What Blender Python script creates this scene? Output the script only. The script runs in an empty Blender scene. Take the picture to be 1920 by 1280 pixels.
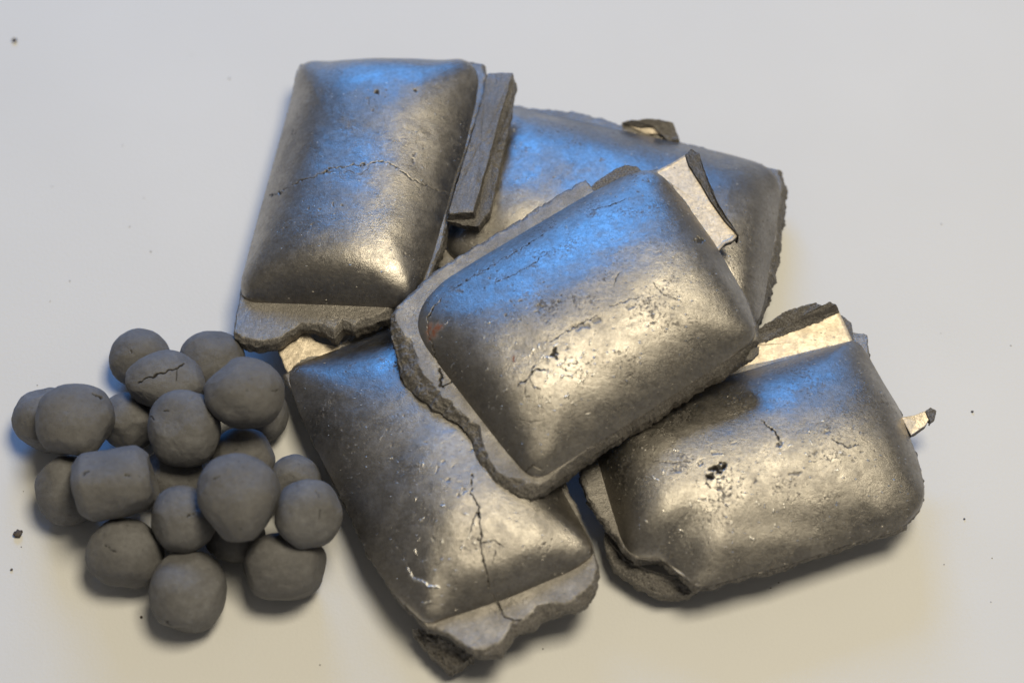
import bpy, math
import numpy as np
from mathutils import Vector, Matrix

# ------------------------------------------------------------------ camera
scene = bpy.context.scene
COL = scene.collection
ELEV, DIST, FRAME_W = math.radians(62.0), 0.80, 0.300      # metres
CAM = np.array([0.0, -DIST * math.cos(ELEV), DIST * math.sin(ELEV)])
RIGHT = np.array([1.0, 0.0, 0.0])
FWD = -CAM / np.linalg.norm(CAM)
UP = np.cross(RIGHT, FWD)
cd = bpy.data.cameras.new("camera")
cd.sensor_width, cd.lens = 36.0, 36.0 * DIST / FRAME_W
cd.clip_start, cd.clip_end = 0.01, 50
co = bpy.data.objects.new("camera", cd)
co.matrix_world = Matrix(((RIGHT[0], UP[0], -FWD[0], CAM[0]), (RIGHT[1], UP[1], -FWD[1], CAM[1]),
                          (RIGHT[2], UP[2], -FWD[2], CAM[2]), (0, 0, 0, 1)))
COL.objects.link(co)
scene.camera = co
cd.dof.use_dof = True
cd.dof.focus_distance = 0.775
cd.dof.aperture_fstop = 6.0
cd.dof.aperture_blades = 7

# ------------------------------------------------------------------ light of the room
world = bpy.data.worlds.new("World")
scene.world = world
world.use_nodes = True
bg = world.node_tree.nodes["Background"]
bg.inputs[0].default_value = (1.0, 0.95, 0.89, 1)
bg.inputs[1].default_value = 0.12


def area(name, loc, target, sx, sy, power, color):
    l = bpy.data.lights.new(name, 'AREA')
    l.shape, l.size, l.size_y, l.energy, l.color = 'RECTANGLE', sx, sy, power, color
    o = bpy.data.objects.new(name, l)
    o.location = loc
    o.rotation_euler = (Vector(target) - Vector(loc)).to_track_quat('-Z', 'Y').to_euler()
    COL.objects.link(o)
    return o


# warm ceiling lamp, almost overhead, a little to the right and behind
area("ceiling_lamp", (0.34, 0.06, 1.53), (0, 0, 0), 0.50, 0.50, 19.7, (1.0, 0.89, 0.665))
# dusk-blue window standing behind the table
area("window_light", (-0.25, 1.55, 0.84), (0, 0, 0.05), 0.80, 0.62, 18.8, (0.07, 0.35, 1.0))
scene.view_settings.view_transform = 'Standard'
scene.view_settings.look = 'None'
scene.view_settings.exposure = 0.0
scene.view_settings.gamma = 1.0
scene.render.engine = 'CYCLES'
scene.cycles.use_denoising = True
scene.cycles.max_bounces = 8

MM = 0.001


# ------------------------------------------------------------------ helpers
def ray(px, py):
    d = FWD * DIST + RIGHT * ((px - 960) / 1920 * FRAME_W) + UP * (-(py - 640) / 1920 * FRAME_W)
    return d


def at(px, py, z):
    """Point of height z (metres) seen at photo pixel px, py."""
    d = ray(px, py)
    return CAM + d * ((z - CAM[2]) / d[2])


def on_plane(px, py, p0, n):
    d = ray(px, py)
    return CAM + d * (np.dot(p0 - CAM, n) / np.dot(d, n))


def project(P):
    q = P - CAM
    w = q @ FWD
    s = DIST / FRAME_W * 1920
    return np.stack([960 + (q @ RIGHT) / w * s, 640 - (q @ UP) / w * s], -1)


def hash3(i, seed):
    h = (i[:, 0] * 374761393 + i[:, 1] * 668265263 + i[:, 2] * 2147483647 + seed * 1274126177) & 0xFFFFFFFF
    h = ((h ^ (h >> 13)) * 1274126177) & 0xFFFFFFFF
    h = ((h ^ (h >> 16)) * 2246822519) & 0xFFFFFFFF
    return ((h ^ (h >> 15)) & 0xFFFF) / 32767.5 - 1.0


ROT = np.array(Matrix.Rotation(0.7, 3, Vector((0.3, 0.8, 0.52))))


def noise(P, scale, seed=0):
    q = (P * scale) @ ROT + seed * 17.31 + 100.0
    i = np.floor(q).astype(np.int64)
    f = q - i
    f = f * f * f * (f * (f * 6 - 15) + 10)
    r = 0.0
    for dx in (0, 1):
        wx = f[:, 0] if dx else 1 - f[:, 0]
        for dy in (0, 1):
            wy = f[:, 1] if dy else 1 - f[:, 1]
            for dz in (0, 1):
                wz = f[:, 2] if dz else 1 - f[:, 2]
                r = r + wx * wy * wz * hash3(i + np.array([dx, dy, dz]), seed)
    return r


def fbm(P, scale, seed=0, octaves=4, gain=0.5):
    a, s, r = 1.0, 0.0, 0.0
    for k in range(octaves):
        r = r + a * noise(P, scale * 2.03 ** k, seed + k)
        s += a
        a *= gain
    return r / s


def smooth(e0, e1, x):
    t = np.clip((x - e0) / (e1 - e0), 0, 1)
    return t * t * (3 - 2 * t)


def grid_faces(nu, nv, wrap=False):
    """Quads of an nv x nu grid stored row by row; wrap closes each row."""
    a = np.arange(nv - 1)[:, None] * nu
    b = np.arange(nu if wrap else nu - 1)[None, :]
    c = (b + 1) % nu
    return np.stack([a + b, a + c, a + nu + c, a + nu + b], -1).reshape(-1, 4)


def make_mesh(name, V, F, mat, parent=None, attrs=None, base=None, smooth_angle=None):
    me = bpy.data.meshes.new(name)
    if base is not None:
        V = V - base
    F = np.asarray(F)
    me.vertices.add(len(V))
    me.vertices.foreach_set("co", V.astype(np.float32).ravel())
    k = F.shape[1]
    me.loops.add(F.size)
    me.loops.foreach_set("vertex_index", F.astype(np.int32).ravel())
    me.polygons.add(len(F))
    me.polygons.foreach_set("loop_start", np.arange(0, F.size, k, dtype=np.int32))
    me.polygons.foreach_set("use_smooth", np.ones(len(F), dtype=bool))
    me.update()
    me.validate()
    for an, av in (attrs or {}).items():
        at_ = me.attributes.new(an, 'FLOAT', 'POINT')
        at_.data.foreach_set("value", np.asarray(av, dtype=np.float32))
    if smooth_angle:
        me.set_sharp_from_angle(angle=math.radians(smooth_angle))
    me.materials.append(mat)
    o = bpy.data.objects.new(name, me)
    COL.objects.link(o)
    if parent is not None:
        o.parent = parent
    return o


def thing(name, label, cat, loc, group=None):
    o = bpy.data.objects.new(name, None)
    o.empty_display_size = 0.01
    o.location = loc
    o["label"], o["category"] = label, cat
    if group:
        o["group"] = group
    COL.objects.link(o)
    return o


def seg_dist(Q, poly):
    """Distance of 2D points Q to a polyline and the position along it (0..1)."""
    best = np.full(len(Q), 1e9)
    tt = np.zeros(len(Q))
    poly = np.asarray(poly, float)
    n = len(poly) - 1
    for i in range(n):
        a, b = poly[i], poly[i + 1]
        ab = b - a
        t = np.clip(((Q - a) @ ab) / max(ab @ ab, 1e-9), 0, 1)
        d = np.linalg.norm(Q - a - t[:, None] * ab, axis=1)
        m = d < best
        best[m] = d[m]
        tt[m] = (i + t[m]) / n
    return best, tt


# ------------------------------------------------------------------ materials
class Nodes:
    def __init__(self, name):
        self.m = bpy.data.materials.new(name)
        self.m.use_nodes = True
        self.t = self.m.node_tree
        self.b = self.t.nodes["Principled BSDF"]

    def n(self, kind, **kw):
        o = self.t.nodes.new(kind)
        for k, v in kw.items():
            if k in o.inputs and not hasattr(o, k):
                o.inputs[k].default_value = v
            else:
                setattr(o, k, v)
        return o

    def link(self, a, b):
        self.t.links.new(a, b)

    def coords(self, scale=1000.0, stretch=(1, 1, 1)):
        g = self.n('ShaderNodeTexCoord')
        mp = self.n('ShaderNodeMapping')
        mp.inputs['Scale'].default_value = tuple(scale * s for s in stretch)
        self.link(g.outputs['Object'], mp.inputs['Vector'])
        oi = self.n('ShaderNodeObjectInfo')
        mul = self.n('ShaderNodeMath', operation='MULTIPLY')
        mul.inputs[1].default_value = 137.0
        self.link(oi.outputs['Random'], mul.inputs[0])
        add = self.n('ShaderNodeVectorMath', operation='ADD')
        self.link(mp.outputs[0], add.inputs[0])
        self.link(mul.outputs[0], add.inputs[1])
        return add.outputs[0]

    def noise(self, vec, scale, detail=4, rough=0.55):
        o = self.n('ShaderNodeTexNoise')
        o.inputs['Scale'].default_value = scale
        o.inputs['Detail'].default_value = detail
        o.inputs['Roughness'].default_value = rough
        self.link(vec, o.inputs['Vector'])
        return o.outputs['Fac']

    def ramp(self, fac, stops, color=False):
        o = self.n('ShaderNodeValToRGB')
        els = o.color_ramp.elements
        while len(els) < len(stops):
            els.new(0.5)
        for e, (p, c) in zip(els, stops):
            e.position = p
            e.color = (*c, 1) if isinstance(c, tuple) else (c, c, c, 1)
        self.link(fac, o.inputs[0])
        return o.outputs[0]

    def mix(self, fac, a, b):
        o = self.n('ShaderNodeMix', data_type='RGBA')
        for s, v in ((0, fac), (6, a), (7, b)):
            if hasattr(v, 'links') or hasattr(v, 'is_linked'):
                self.link(v, o.inputs[s])
            else:
                o.inputs[s].default_value = (*v, 1) if isinstance(v, tuple) else v
        return o.outputs[2]

    def math(self, op, a, b=None, clamp=False):
        o = self.n('ShaderNodeMath', operation=op, use_clamp=clamp)
        for s, v in ((0, a), (1, b)):
            if v is None:
                continue
            if hasattr(v, 'is_linked'):
                self.link(v, o.inputs[s])
            else:
                o.inputs[s].default_value = v
        return o.outputs[0]

    def attr(self, name):
        return self.n('ShaderNodeAttribute', attribute_name=name).outputs['Fac']

    def bump(self, height, dist, strength=1.0, prev=None):
        o = self.n('ShaderNodeBump')
        o.inputs['Strength'].default_value = strength
        o.inputs['Distance'].default_value = dist
        self.link(height, o.inputs['Height'])
        if prev is not None:
            self.link(prev, o.inputs['Normal'])
        return o.outputs[0]


def iron_material(name, frac_base=0.0, tone=1.0, wear=0.5, rbase=0.24, filmy=1.0, tint=(1.0, 1.0, 1.0)):
    """Burnished sponge iron; the attribute 'frac' turns it into raw fracture, 'dirt' into oxide, 'rust' into rust."""
    N = Nodes(name)
    v = N.coords(1000.0)                       # 1 unit = 1 mm
    vs = N.coords(1000.0, (0.25, 1.6, 1))
    big = N.noise(v, 0.09, 5)
    mid = N.noise(v, 0.9, 6, 0.66)
    fine = N.noise(v, 2.6, 5, 0.65)
    grain = N.noise(v, 7.0, 3, 0.7)
    scr = N.noise(vs, 1.5, 6, 0.7)
    frac = N.math('MAXIMUM', N.attr('frac'), frac_base)
    cloud = N.noise(v, 0.055, 6, 0.62)
    film = N.ramp(cloud, [(0.40, 0.0), (0.60, 1.0)])
    tick_v = N.coords(1000.0, (0.55, 1.5, 1.0))
    vo = N.n('ShaderNodeTexVoronoi')
    vo.inputs['Scale'].default_value = 1.0
    N.link(tick_v, vo.inputs['Vector'])
    sep = N.n('ShaderNodeSeparateColor')
    N.link(vo.outputs['Color'], sep.inputs[0])
    pick = N.ramp(sep.outputs[0], [(0.985 - 0.12 * wear, 0.0), (0.99 - 0.12 * wear, 1.0)])
    body = N.ramp(vo.outputs['Distance'], [(0.12, 1.0), (0.26, 0.0)])
    tick = N.math('MULTIPLY', pick, body)
    dirt = N.attr('dirt')
    rust = N.attr('rust')
    c = N.ramp(mid, [(0.30, (0.25 * tone, 0.238 * tone, 0.222 * tone)), (0.52, (0.335 * tone, 0.322 * tone, 0.303 * tone)),
                     (0.72, (0.41 * tone, 0.395 * tone, 0.374 * tone))])
    c = N.mix(N.math('MULTIPLY', film, 0.38 * filmy), c, (0.19, 0.182, 0.172))
    c = N.mix(N.math('MULTIPLY', tick, 0.8), c, (0.75, 0.72, 0.68))
    # dark oxide stains, denser in the worn patches
    patch = N.math('ADD', N.math('MULTIPLY', fine, 0.55), N.math('MULTIPLY', big, 0.45))
    lo = 0.375 + 0.035 * wear
    speck = N.noise(v, 1.15, 6, 0.72)
    patch = N.math('ADD', N.math('MULTIPLY', speck, 0.62), N.math('MULTIPLY', big, 0.38))
    stain = N.ramp(patch, [(lo - 0.035, 1.0), (lo + 0.035, 0.0)])
    c = N.mix(N.math('MULTIPLY', stain, 0.45 + 0.35 * wear), c, (0.07, 0.062, 0.055))
    if tint != (1.0, 1.0, 1.0):
        tm = N.n('ShaderNodeVectorMath', operation='MULTIPLY')
        N.link(c, tm.inputs[0])
        tm.inputs[1].default_value = tint
        c = tm.outputs[0]
    fc = N.ramp(fine, [(0.30, (0.06, 0.055, 0.050)), (0.50, (0.17, 0.158, 0.145)), (0.70, (0.34, 0.32, 0.29))])
    c = N.mix(frac, c, fc)
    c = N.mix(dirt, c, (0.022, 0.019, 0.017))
    c = N.mix(rust, c, (0.22, 0.075, 0.032))
    shine = N.attr('shine')
    c = N.mix(shine, c, (0.80, 0.78, 0.74))
    N.link(c, N.b.inputs['Base Color'])
    N.link(N.math('SUBTRACT', 0.5, N.math('MULTIPLY', dirt, 0.5), True), N.b.inputs['Specular IOR Level'])
    off = N.math('MAXIMUM', N.math('MULTIPLY', frac, 0.55), N.math('MAXIMUM', dirt, rust))
    metal = N.math('SUBTRACT', 0.97, N.math('MULTIPLY', off, 0.9), True)
    metal = N.math('MULTIPLY', metal, N.math('SUBTRACT', 1.0, N.math('MULTIPLY', stain, 0.5)))
    N.link(metal, N.b.inputs['Metallic'])
    r = N.ramp(N.math('ADD', N.math('MULTIPLY', scr, 0.5), N.math('MULTIPLY', big, 0.5)),
               [(0.35, rbase), (0.65, rbase + 0.15)])
    r = N.math('ADD', r, N.math('MULTIPLY', film, 0.10 * filmy))
    blot = N.noise(v, 0.28, 5, 0.65)
    r = N.math('ADD', r, N.ramp(blot, [(0.42, 0.0), (0.60, 0.09)]))
    r = N.math('ADD', r, N.math('MULTIPLY', N.math('MAXIMUM', off, N.math('MULTIPLY', stain, 0.6)), 0.30), True)
    N.link(N.math('SUBTRACT', r, N.math('MULTIPLY', shine, 0.15)), N.b.inputs['Roughness'])
    b = N.bump(mid, 0.00007 + 0.00005 * wear, 0.5)
    b = N.bump(tick, 0.00030, 0.4 + 0.6 * wear, b)
    b = N.bump(N.math('ADD', N.math('MULTIPLY', fine, 1.0), N.math('MULTIPLY', stain, -0.25)), 0.00009, 0.8, b)
    b = N.bump(speck, 0.00003 + 0.00009 * wear, 0.6, b)
    b = N.bump(scr, 0.00006, 0.7, b)
    gh = N.math('ADD', N.math('MULTIPLY', grain, N.math('ADD', 0.25, N.math('MULTIPLY', frac, 1.6))), N.math('MULTIPLY', mid, N.math('MULTIPLY', frac, 4.0)))
    b = N.bump(gh, 0.00012, 0.8, b)
    N.link(b, N.b.inputs['Normal'])
    return N.m


def pellet_material():
    N = Nodes("dull_pellet_iron")
    v = N.coords(1000.0)
    big = N.noise(v, 0.11, 4)
    mid = N.noise(v, 0.6, 5, 0.6)
    fine = N.noise(v, 2.2, 6, 0.75)
    mixn = N.math('ADD', N.math('MULTIPLY', big, 0.5), N.math('MULTIPLY', mid, 0.5))
    c = N.ramp(mixn, [(0.33, (0.125, 0.122, 0.121)), (0.55, (0.185, 0.183, 0.184)), (0.7, (0.25, 0.249, 0.252))])
    sp = N.ramp(fine, [(0.33, 1.0), (0.43, 0.0)])
    c = N.mix(N.math('MULTIPLY', sp, 0.6), c, (0.055, 0.05, 0.047))
    dust = N.ramp(fine, [(0.56, 0.0), (0.70, 1.0)])
    c = N.mix(N.math('MULTIPLY', dust, 0.4), c, (0.26, 0.255, 0.25))
    oi = N.n('ShaderNodeObjectInfo')
    c = N.mix(N.math('MULTIPLY', oi.outputs['Random'], 0.35), c, (0.105, 0.097, 0.090))
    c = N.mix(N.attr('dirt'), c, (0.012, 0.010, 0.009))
    N.link(c, N.b.inputs['Base Color'])
    N.b.inputs['Metallic'].default_value = 0.12
    N.link(N.ramp(mid, [(0.3, 0.66), (0.7, 0.82)]), N.b.inputs['Roughness'])
    b = N.bump(mid, 0.00016, 0.6)
    b = N.bump(fine, 0.00024, 1.0, b)
    N.link(b, N.b.inputs['Normal'])
    return N.m


def table_material():
    N = Nodes("white_coated_board")
    v = N.coords(1000.0)
    big = N.noise(v, 0.012, 3)
    mid = N.noise(v, 1.0, 4, 0.6)
    fine = N.noise(v, 3.2, 3, 0.6)
    c = N.ramp(big, [(0.3, (0.675, 0.672, 0.66)), (0.7, (0.705, 0.702, 0.69))])
    N.link(c, N.b.inputs['Base Color'])
    N.b.inputs['Roughness'].default_value = 0.62
    N.b.inputs['Specular IOR Level'].default_value = 0.3
    b = N.bump(mid, 0.00012, 0.6)
    b = N.bump(fine, 0.00004, 0.5, b)
    N.link(b, N.b.inputs['Normal'])
    return N.m


def plain(name, col, rough, metal=0.0):
    N = Nodes(name)
    v = N.coords(1000.0)
    f = N.noise(v, 1.6, 4)
    N.link(N.ramp(f, [(0.3, tuple(c * 0.6 for c in col)), (0.7, tuple(min(1, c * 1.3) for c in col))]), N.b.inputs['Base Color'])
    N.b.inputs['Roughness'].default_value = rough
    N.b.inputs['Metallic'].default_value = metal
    N.link(N.bump(f, 0.0002, 0.7), N.b.inputs['Normal'])
    return N.m


M_IRON = iron_material("burnished_iron", tone=1.14, wear=0.35, tint=(1.0, 0.972, 0.93))
M_IRON_WORN = iron_material("worn_burnished_iron", tone=1.12, wear=0.9, tint=(1.0, 0.97, 0.92))
M_FRAC = iron_material("fractured_iron", frac_base=0.9)
M_PALE = iron_material("pale_flange_iron", tone=1.75, wear=0.15, rbase=0.42, filmy=0.0, tint=(1.08, 0.98, 0.82))
M_PELLET = pellet_material()
M_TABLE = table_material()
M_CRUMB = plain("crumb_iron", (0.085, 0.068, 0.058), 0.7)
M_FLAKE = plain("bright_flake", (0.75, 0.72, 0.66), 0.22, 1.0)

# ------------------------------------------------------------------ the table
S = 3.0
tv = np.array([[-S, -S, 0], [S, -S, 0], [S, S, 0], [-S, S, 0]], float)
tab = make_mesh("table_surface", tv, [[0, 1, 2, 3]], M_TABLE)
tab["kind"] = "structure"


# ------------------------------------------------------------------ briquettes
def boundary(nexp, K):
    """Superellipse outline in (u, v)."""
    a = np.linspace(0, 2 * np.pi, K, endpoint=False)
    c, s = np.cos(a), np.sin(a)
    r = (np.abs(c) ** nexp + np.abs(s) ** nexp) ** (-1.0 / nexp)
    return c * r, s * r


class Briquette:
    def __init__(self, label, corners, zs, h, seed, outline_n=7.0, foot=None):
        """corners: pixels of the dome's foot TL, TR, BR, BL; zs: heights (mm) of TL, TR, BL (BR follows)."""
        self.seed = seed
        tl = at(*corners[0], zs[0] * MM)
        tr = at(*corners[1], zs[1] * MM)
        bl = at(*corners[3], zs[2] * MM)
        n = np.cross(tr - tl, bl - tl)
        n /= np.linalg.norm(n)
        if n[2] < 0:
            n = -n
        br = on_plane(*corners[2], tl, n)
        self.q = (tl, tr, br, bl)
        self.n, self.p0, self.h, self.ne = n, tl, h, outline_n
        self.c = (tl + tr + br + bl) / 4
        ex = (tr + br - tl - bl)
        ex /= np.linalg.norm(ex)
        self.ex, self.ey = ex, np.cross(n, ex)
        self.base = np.array([self.c[0], self.c[1], 0.0])
        self.foot = None
        if foot:
            self.foot = self.polar(np.array([on_plane(x, y, tl, n) for x, y in foot]))
            u, v = boundary(self.ne, 3000)
            a, r = self.polar(self.pt(u, v))
            self.ratio = (a, np.interp(a, self.foot[0], self.foot[1], period=2 * np.pi) / r)
        self.root = thing("iron_briquette", label, "briquette", self.base, "pillow shaped iron briquettes in the heap")

    def pt(self, u, v):
        tl, tr, br, bl = self.q
        a, b = (u[:, None] + 1) / 2, (v[:, None] + 1) / 2
        return (tl * (1 - a) + tr * a) * (1 - b) + (bl * (1 - a) + br * a) * b

    def polar(self, P):
        """Closed outline P (3D, on the plane) as sorted angle, radius about the centre."""
        Q = []
        for i in range(len(P)):
            a, b = P[i], P[(i + 1) % len(P)]
            m = max(1, int(np.linalg.norm(b - a) / 0.0003))
            t = np.linspace(0, 1, m, endpoint=False)[:, None]
            Q.append(a + (b - a) * t)
        Q = np.concatenate(Q) - self.c
        x, y = Q @ self.ex, Q @ self.ey
        a, r = np.arctan2(y, x), np.hypot(x, y)
        o = np.argsort(a)
        a, r = a[o], r[o]
        k = 9
        rr = np.concatenate([r[-k:], r, r[:k]])
        r = np.convolve(rr, np.ones(2 * k + 1) / (2 * k + 1), 'valid')
        return a, r

    def fit_foot(self, P, rho):
        if self.foot is None:
            return P
        d = P - self.c
        a = np.arctan2(d @ self.ey, d @ self.ex)
        f = np.interp(a, *self.ratio, period=2 * np.pi)
        return self.c + d * (1 + (f - 1) * smooth(0.1, 1.0, rho))[:, None]

    def px(self, x, y, lift=0.0):
        return on_plane(x, y, self.p0 + self.n * lift * MM, self.n)

    # -- the pressed pillow
    def dome(self, mat, nu, nv, pu=5.5, pv=2.4, qu=0.66, qv=0.86, far_end=None, axis='u', cracks=(), pits=(), rust=(), dents=(), shines=(), ticks=(),
             sign=1, name="dome", h=None, scale=1.0, frac=0.0, rough=0.0, floor=None):
        s, t = np.meshgrid(np.linspace(-1, 1, nu), np.linspace(-1, 1, nv))
        s, t = s.ravel(), t.ravel()
        rho = np.maximum(np.abs(s), np.abs(t))
        with np.errstate(divide='ignore', invalid='ignore'):
            cs, ct = np.where(rho > 0, s / rho, 0), np.where(rho > 0, t / rho, 0)
            k = (np.abs(cs) ** self.ne + np.abs(ct) ** self.ne) ** (-1 / self.ne)
        k = np.where(rho > 0, k, 1)
        w = smooth(0.55, 1.0, rho)
        kk = 1 + (k - 1) * w
        u, v = s * kk * scale, t * kk * scale
        uu, vv = np.clip(np.abs(u / scale), 0, 1), np.clip(np.abs(v / scale), 0, 1)
        a, b = (uu, vv) if axis == 'u' else (vv, uu)
        pa, qa = np.full(len(a), pu), np.full(len(a), qu)
        if far_end:                                     # the end away from the viewer runs out more gently
            neg = (u if axis == 'u' else v) < 0
            pa[neg], qa[neg] = far_end
        z = (1 - a ** pa) ** qa * (1 - b ** pv) ** qv
        Sx = (uu ** self.ne + vv ** self.ne)
        z = z * np.clip(1 - Sx ** 6, 0, 1) ** 0.4
        # soften the hips of the pillow
        Z = z.reshape(nv, nu)
        for ax in (0, 1):
            k = 11
            for _ in range(3):
                pad = [(0, 0), (0, 0)]
                pad[ax] = (k + 1, k)
                cs_ = np.cumsum(np.pad(Z, pad, mode='reflect', reflect_type='odd'), axis=ax)
                m = Z.shape[ax]
                hi = np.take(cs_, np.arange(2 * k + 1, 2 * k + 1 + m), axis=ax)
                lo_ = np.take(cs_, np.arange(0, m), axis=ax)
                Z = (hi - lo_) / (2 * k + 1)
        wz = 1 - smooth(0.55, 0.85, np.minimum(np.abs(s), np.abs(t)))
        z = z + (np.maximum(Z.ravel(), 0) - z) * wz
        P = self.fit_foot(self.pt(u, v), rho)
        H = (h or self.h) * MM
        base = P.copy()
        P = P + self.n * (sign * z * H)[:, None]
        # gentle irregularity, so no two pillows are alike
        und = fbm(base / MM, 0.035, self.seed + 3, 3) * 0.6 + fbm(base / MM, 0.16, self.seed + 5, 3) * 0.12
        edge = smooth(0, 0.10, 1 - rho)
        disp = und * edge
        fr = np.full(len(P), float(frac))
        dirt = np.zeros(len(P))
        rs = np.zeros(len(P))
        if rough:
            disp += fbm(base / MM, 0.25, self.seed + 20, 5, 0.6) * rough
        Q = project(P)
        jit = np.stack([noise(P / MM, 0.9, self.seed + 40) + 0.6 * noise(P / MM, 2.1, self.seed + 42),
                        noise(P / MM, 0.9, self.seed + 41) + 0.6 * noise(P / MM, 2.1, self.seed + 43)], -1)
        for cr in cracks:
            pts, wpx, dep = cr[0], cr[1] * 0.45, cr[2] * 0.55
            d, tt = seg_dist(Q + jit * (2.2 + wpx * 0.6), pts)
            taper = np.clip(np.minimum(tt, 1 - tt) * 5 + 0.25, 0, 1) * (0.75 + 0.5 * noise(P / MM, 0.5, self.seed + 50))
            ww = np.maximum(wpx * taper, 0.5)
            m = 1 - smooth(ww * 0.45, ww * 1.25, d)
            lip = np.exp(-((d - ww * 1.6) / (ww * 1.6)) ** 2) * 0.02
            disp += lip - m * dep
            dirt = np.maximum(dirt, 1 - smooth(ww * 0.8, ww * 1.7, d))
        for (x, y, rx, ry, dep, dk) in pits:
            if dk < 0.85:
                dep, dk, rx, ry = dep * 0.5, dk * 0.55, rx * 0.9, ry * 0.9
            d = np.hypot((Q[:, 0] + jit[:, 0] * (2 + rx * 0.35) - x) / rx, (Q[:, 1] + jit[:, 1] * (2 + ry * 0.35) - y) / ry)
            m = 1 - smooth(0.6, 1.1, d)
            disp -= m * dep
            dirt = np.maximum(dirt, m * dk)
        for (x, y, rx, ry, dep) in dents:
            d = np.hypot((Q[:, 0] - x) / rx, (Q[:, 1] - y) / ry)
            disp -= np.exp(-d * d) * dep
        for (x, y, rx, ry) in rust:
            d = np.hypot((Q[:, 0] + jit[:, 0] * 5 - x) / rx, (Q[:, 1] + jit[:, 1] * 5 - y) / ry)
            rs = np.maximum(rs, (1 - smooth(0.3, 1.3, d)) * np.clip(0.75 + 0.9 * fbm(P / MM, 0.9, self.seed + 58, 3), 0, 1))
        sh = np.zeros(len(P))
        rs_ = np.random.RandomState(self.seed)
        extra = []
        for (x0, y0, x1, y1, cnt, a0) in ticks:
            for _ in range(cnt):
                x, y = rs_.uniform(x0, x1), rs_.uniform(y0, y1)
                a_, ln = a0 + rs_.normal() * 0.5, rs_.uniform(3, 10)
                extra.append(([(x, y), (x + math.cos(a_) * ln, y - math.sin(a_) * ln)], rs_.uniform(0.6, 1.05)))
        for pts, wpx in list(shines) + extra:
            d, tt = seg_dist(Q + jit * 2.0, pts)
            ww = wpx * (0.5 + 0.9 * np.abs(noise(P / MM, 1.6, self.seed + 55)))
            m = 1 - smooth(ww * 0.5, ww * 1.2, d)
            disp += m * 0.22
            sh = np.maximum(sh, m)
        # scattered pores
        if sign > 0:
            pore = fbm(P / MM, 1.1, self.seed + 60, 2) + 0.42 * noise(P / MM, 0.10, self.seed + 61)
            m = smooth(0.80, 0.92, pore)
            disp -= m * 0.12
            dirt = np.maximum(dirt, m * 0.55)
        P = P + self.n * (sign * disp * MM)[:, None]
        if floor is not None:
            P[:, 2] = np.maximum(P[:, 2], floor)
        F = grid_faces(nu, nv)
        if sign < 0:
            F = F[:, ::-1]
        # keep outward winding
        f = F[len(F) // 2]
        nn = np.cross(P[f[1]] - P[f[0]], P[f[2]] - P[f[0]])
        if np.dot(nn, self.n) * sign < 0:
            F = F[:, ::-1]
        return make_mesh(name, P, F, mat, self.root, dict(frac=fr, dirt=dirt, rust=rs, shine=sh), self.base)

    # -- the web left around the pillow, with its broken rim
    def flange(self, mat, outline, thick, amp=0.5, K=1250, name="flange", drop=0.0, cracks=(), rimfrac=4.0, base_frac=0.40):
        """outline: (px, py[, lift mm]) in order round the pillow, read on the flange's plane."""
        n, c = self.n, self.c
        P3 = np.array([self.px(p[0], p[1], p[2] if len(p) > 2 else 0.0) for p in outline])
        L = np.array([p[2] if len(p) > 2 else 0.0 for p in outline])
        X = np.stack([(P3 - c) @ self.ex, (P3 - c) @ self.ey], -1)
        # densify the outline
        X2, L2 = [], []
        for i in range(len(X)):
            a, b = X[i], X[(i + 1) % len(X)]
            m = max(2, int(np.linalg.norm(b - a) / 0.0002))
            t = np.linspace(0, 1, m, endpoint=False)[:, None]
            X2.append(a + (b - a) * t)
            L2.append(L[i] + (L[(i + 1) % len(X)] - L[i]) * t[:, 0])
        X2, L2 = np.concatenate(X2), np.concatenate(L2)
        ang = np.arctan2(X2[:, 1], X2[:, 0])
        rad = np.hypot(X2[:, 0], X2[:, 1])
        o = np.argsort(ang)
        TH = np.linspace(-np.pi, np.pi, K, endpoint=False)
        R = np.interp(TH, ang[o], rad[o], period=2 * np.pi)
        LF = np.interp(TH, ang[o], L2[o], period=2 * np.pi)
        BV = np.array([p[3] if len(p) > 3 else 0.6 for p in outline])
        BV = np.concatenate([BV[i] + (BV[(i + 1) % len(X)] - BV[i]) * np.linspace(0, 1, max(2, int(np.linalg.norm(X[(i + 1) % len(X)] - X[i]) / 0.0002)),
                                                                                  endpoint=False) for i in range(len(X))])
        BV = np.interp(TH, ang[o], BV[o], period=2 * np.pi)
        # the pillow's own foot, in the same polar frame
        u, v = boundary(self.ne, 3000)
        B = self.fit_foot(self.pt(u, v), np.ones(len(u))) - c
        bx, by = B @ self.ex, B @ self.ey
        ba, br = np.arctan2(by, bx), np.hypot(bx, by)
        o = np.argsort(ba)
        RB = np.interp(TH, ba[o], br[o], period=2 * np.pi)
        dirs = np.cos(TH)[:, None] * self.ex + np.sin(TH)[:, None] * self.ey
        E = c + dirs * R[:, None]
        wob = fbm(E / MM, 0.22, self.seed + 70, 6, 0.7) * amp * 2.0
        bare = smooth(1.2, 0.3, (R - RB) / MM)          # where the web is broken off at the pillow's foot
        R = np.maximum(R + wob * MM * (1 - bare), RB - 0.0002)
        inner = RB * 0.95
        rings, attr_f, attr_d = [], [], []
        nt = 48
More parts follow.
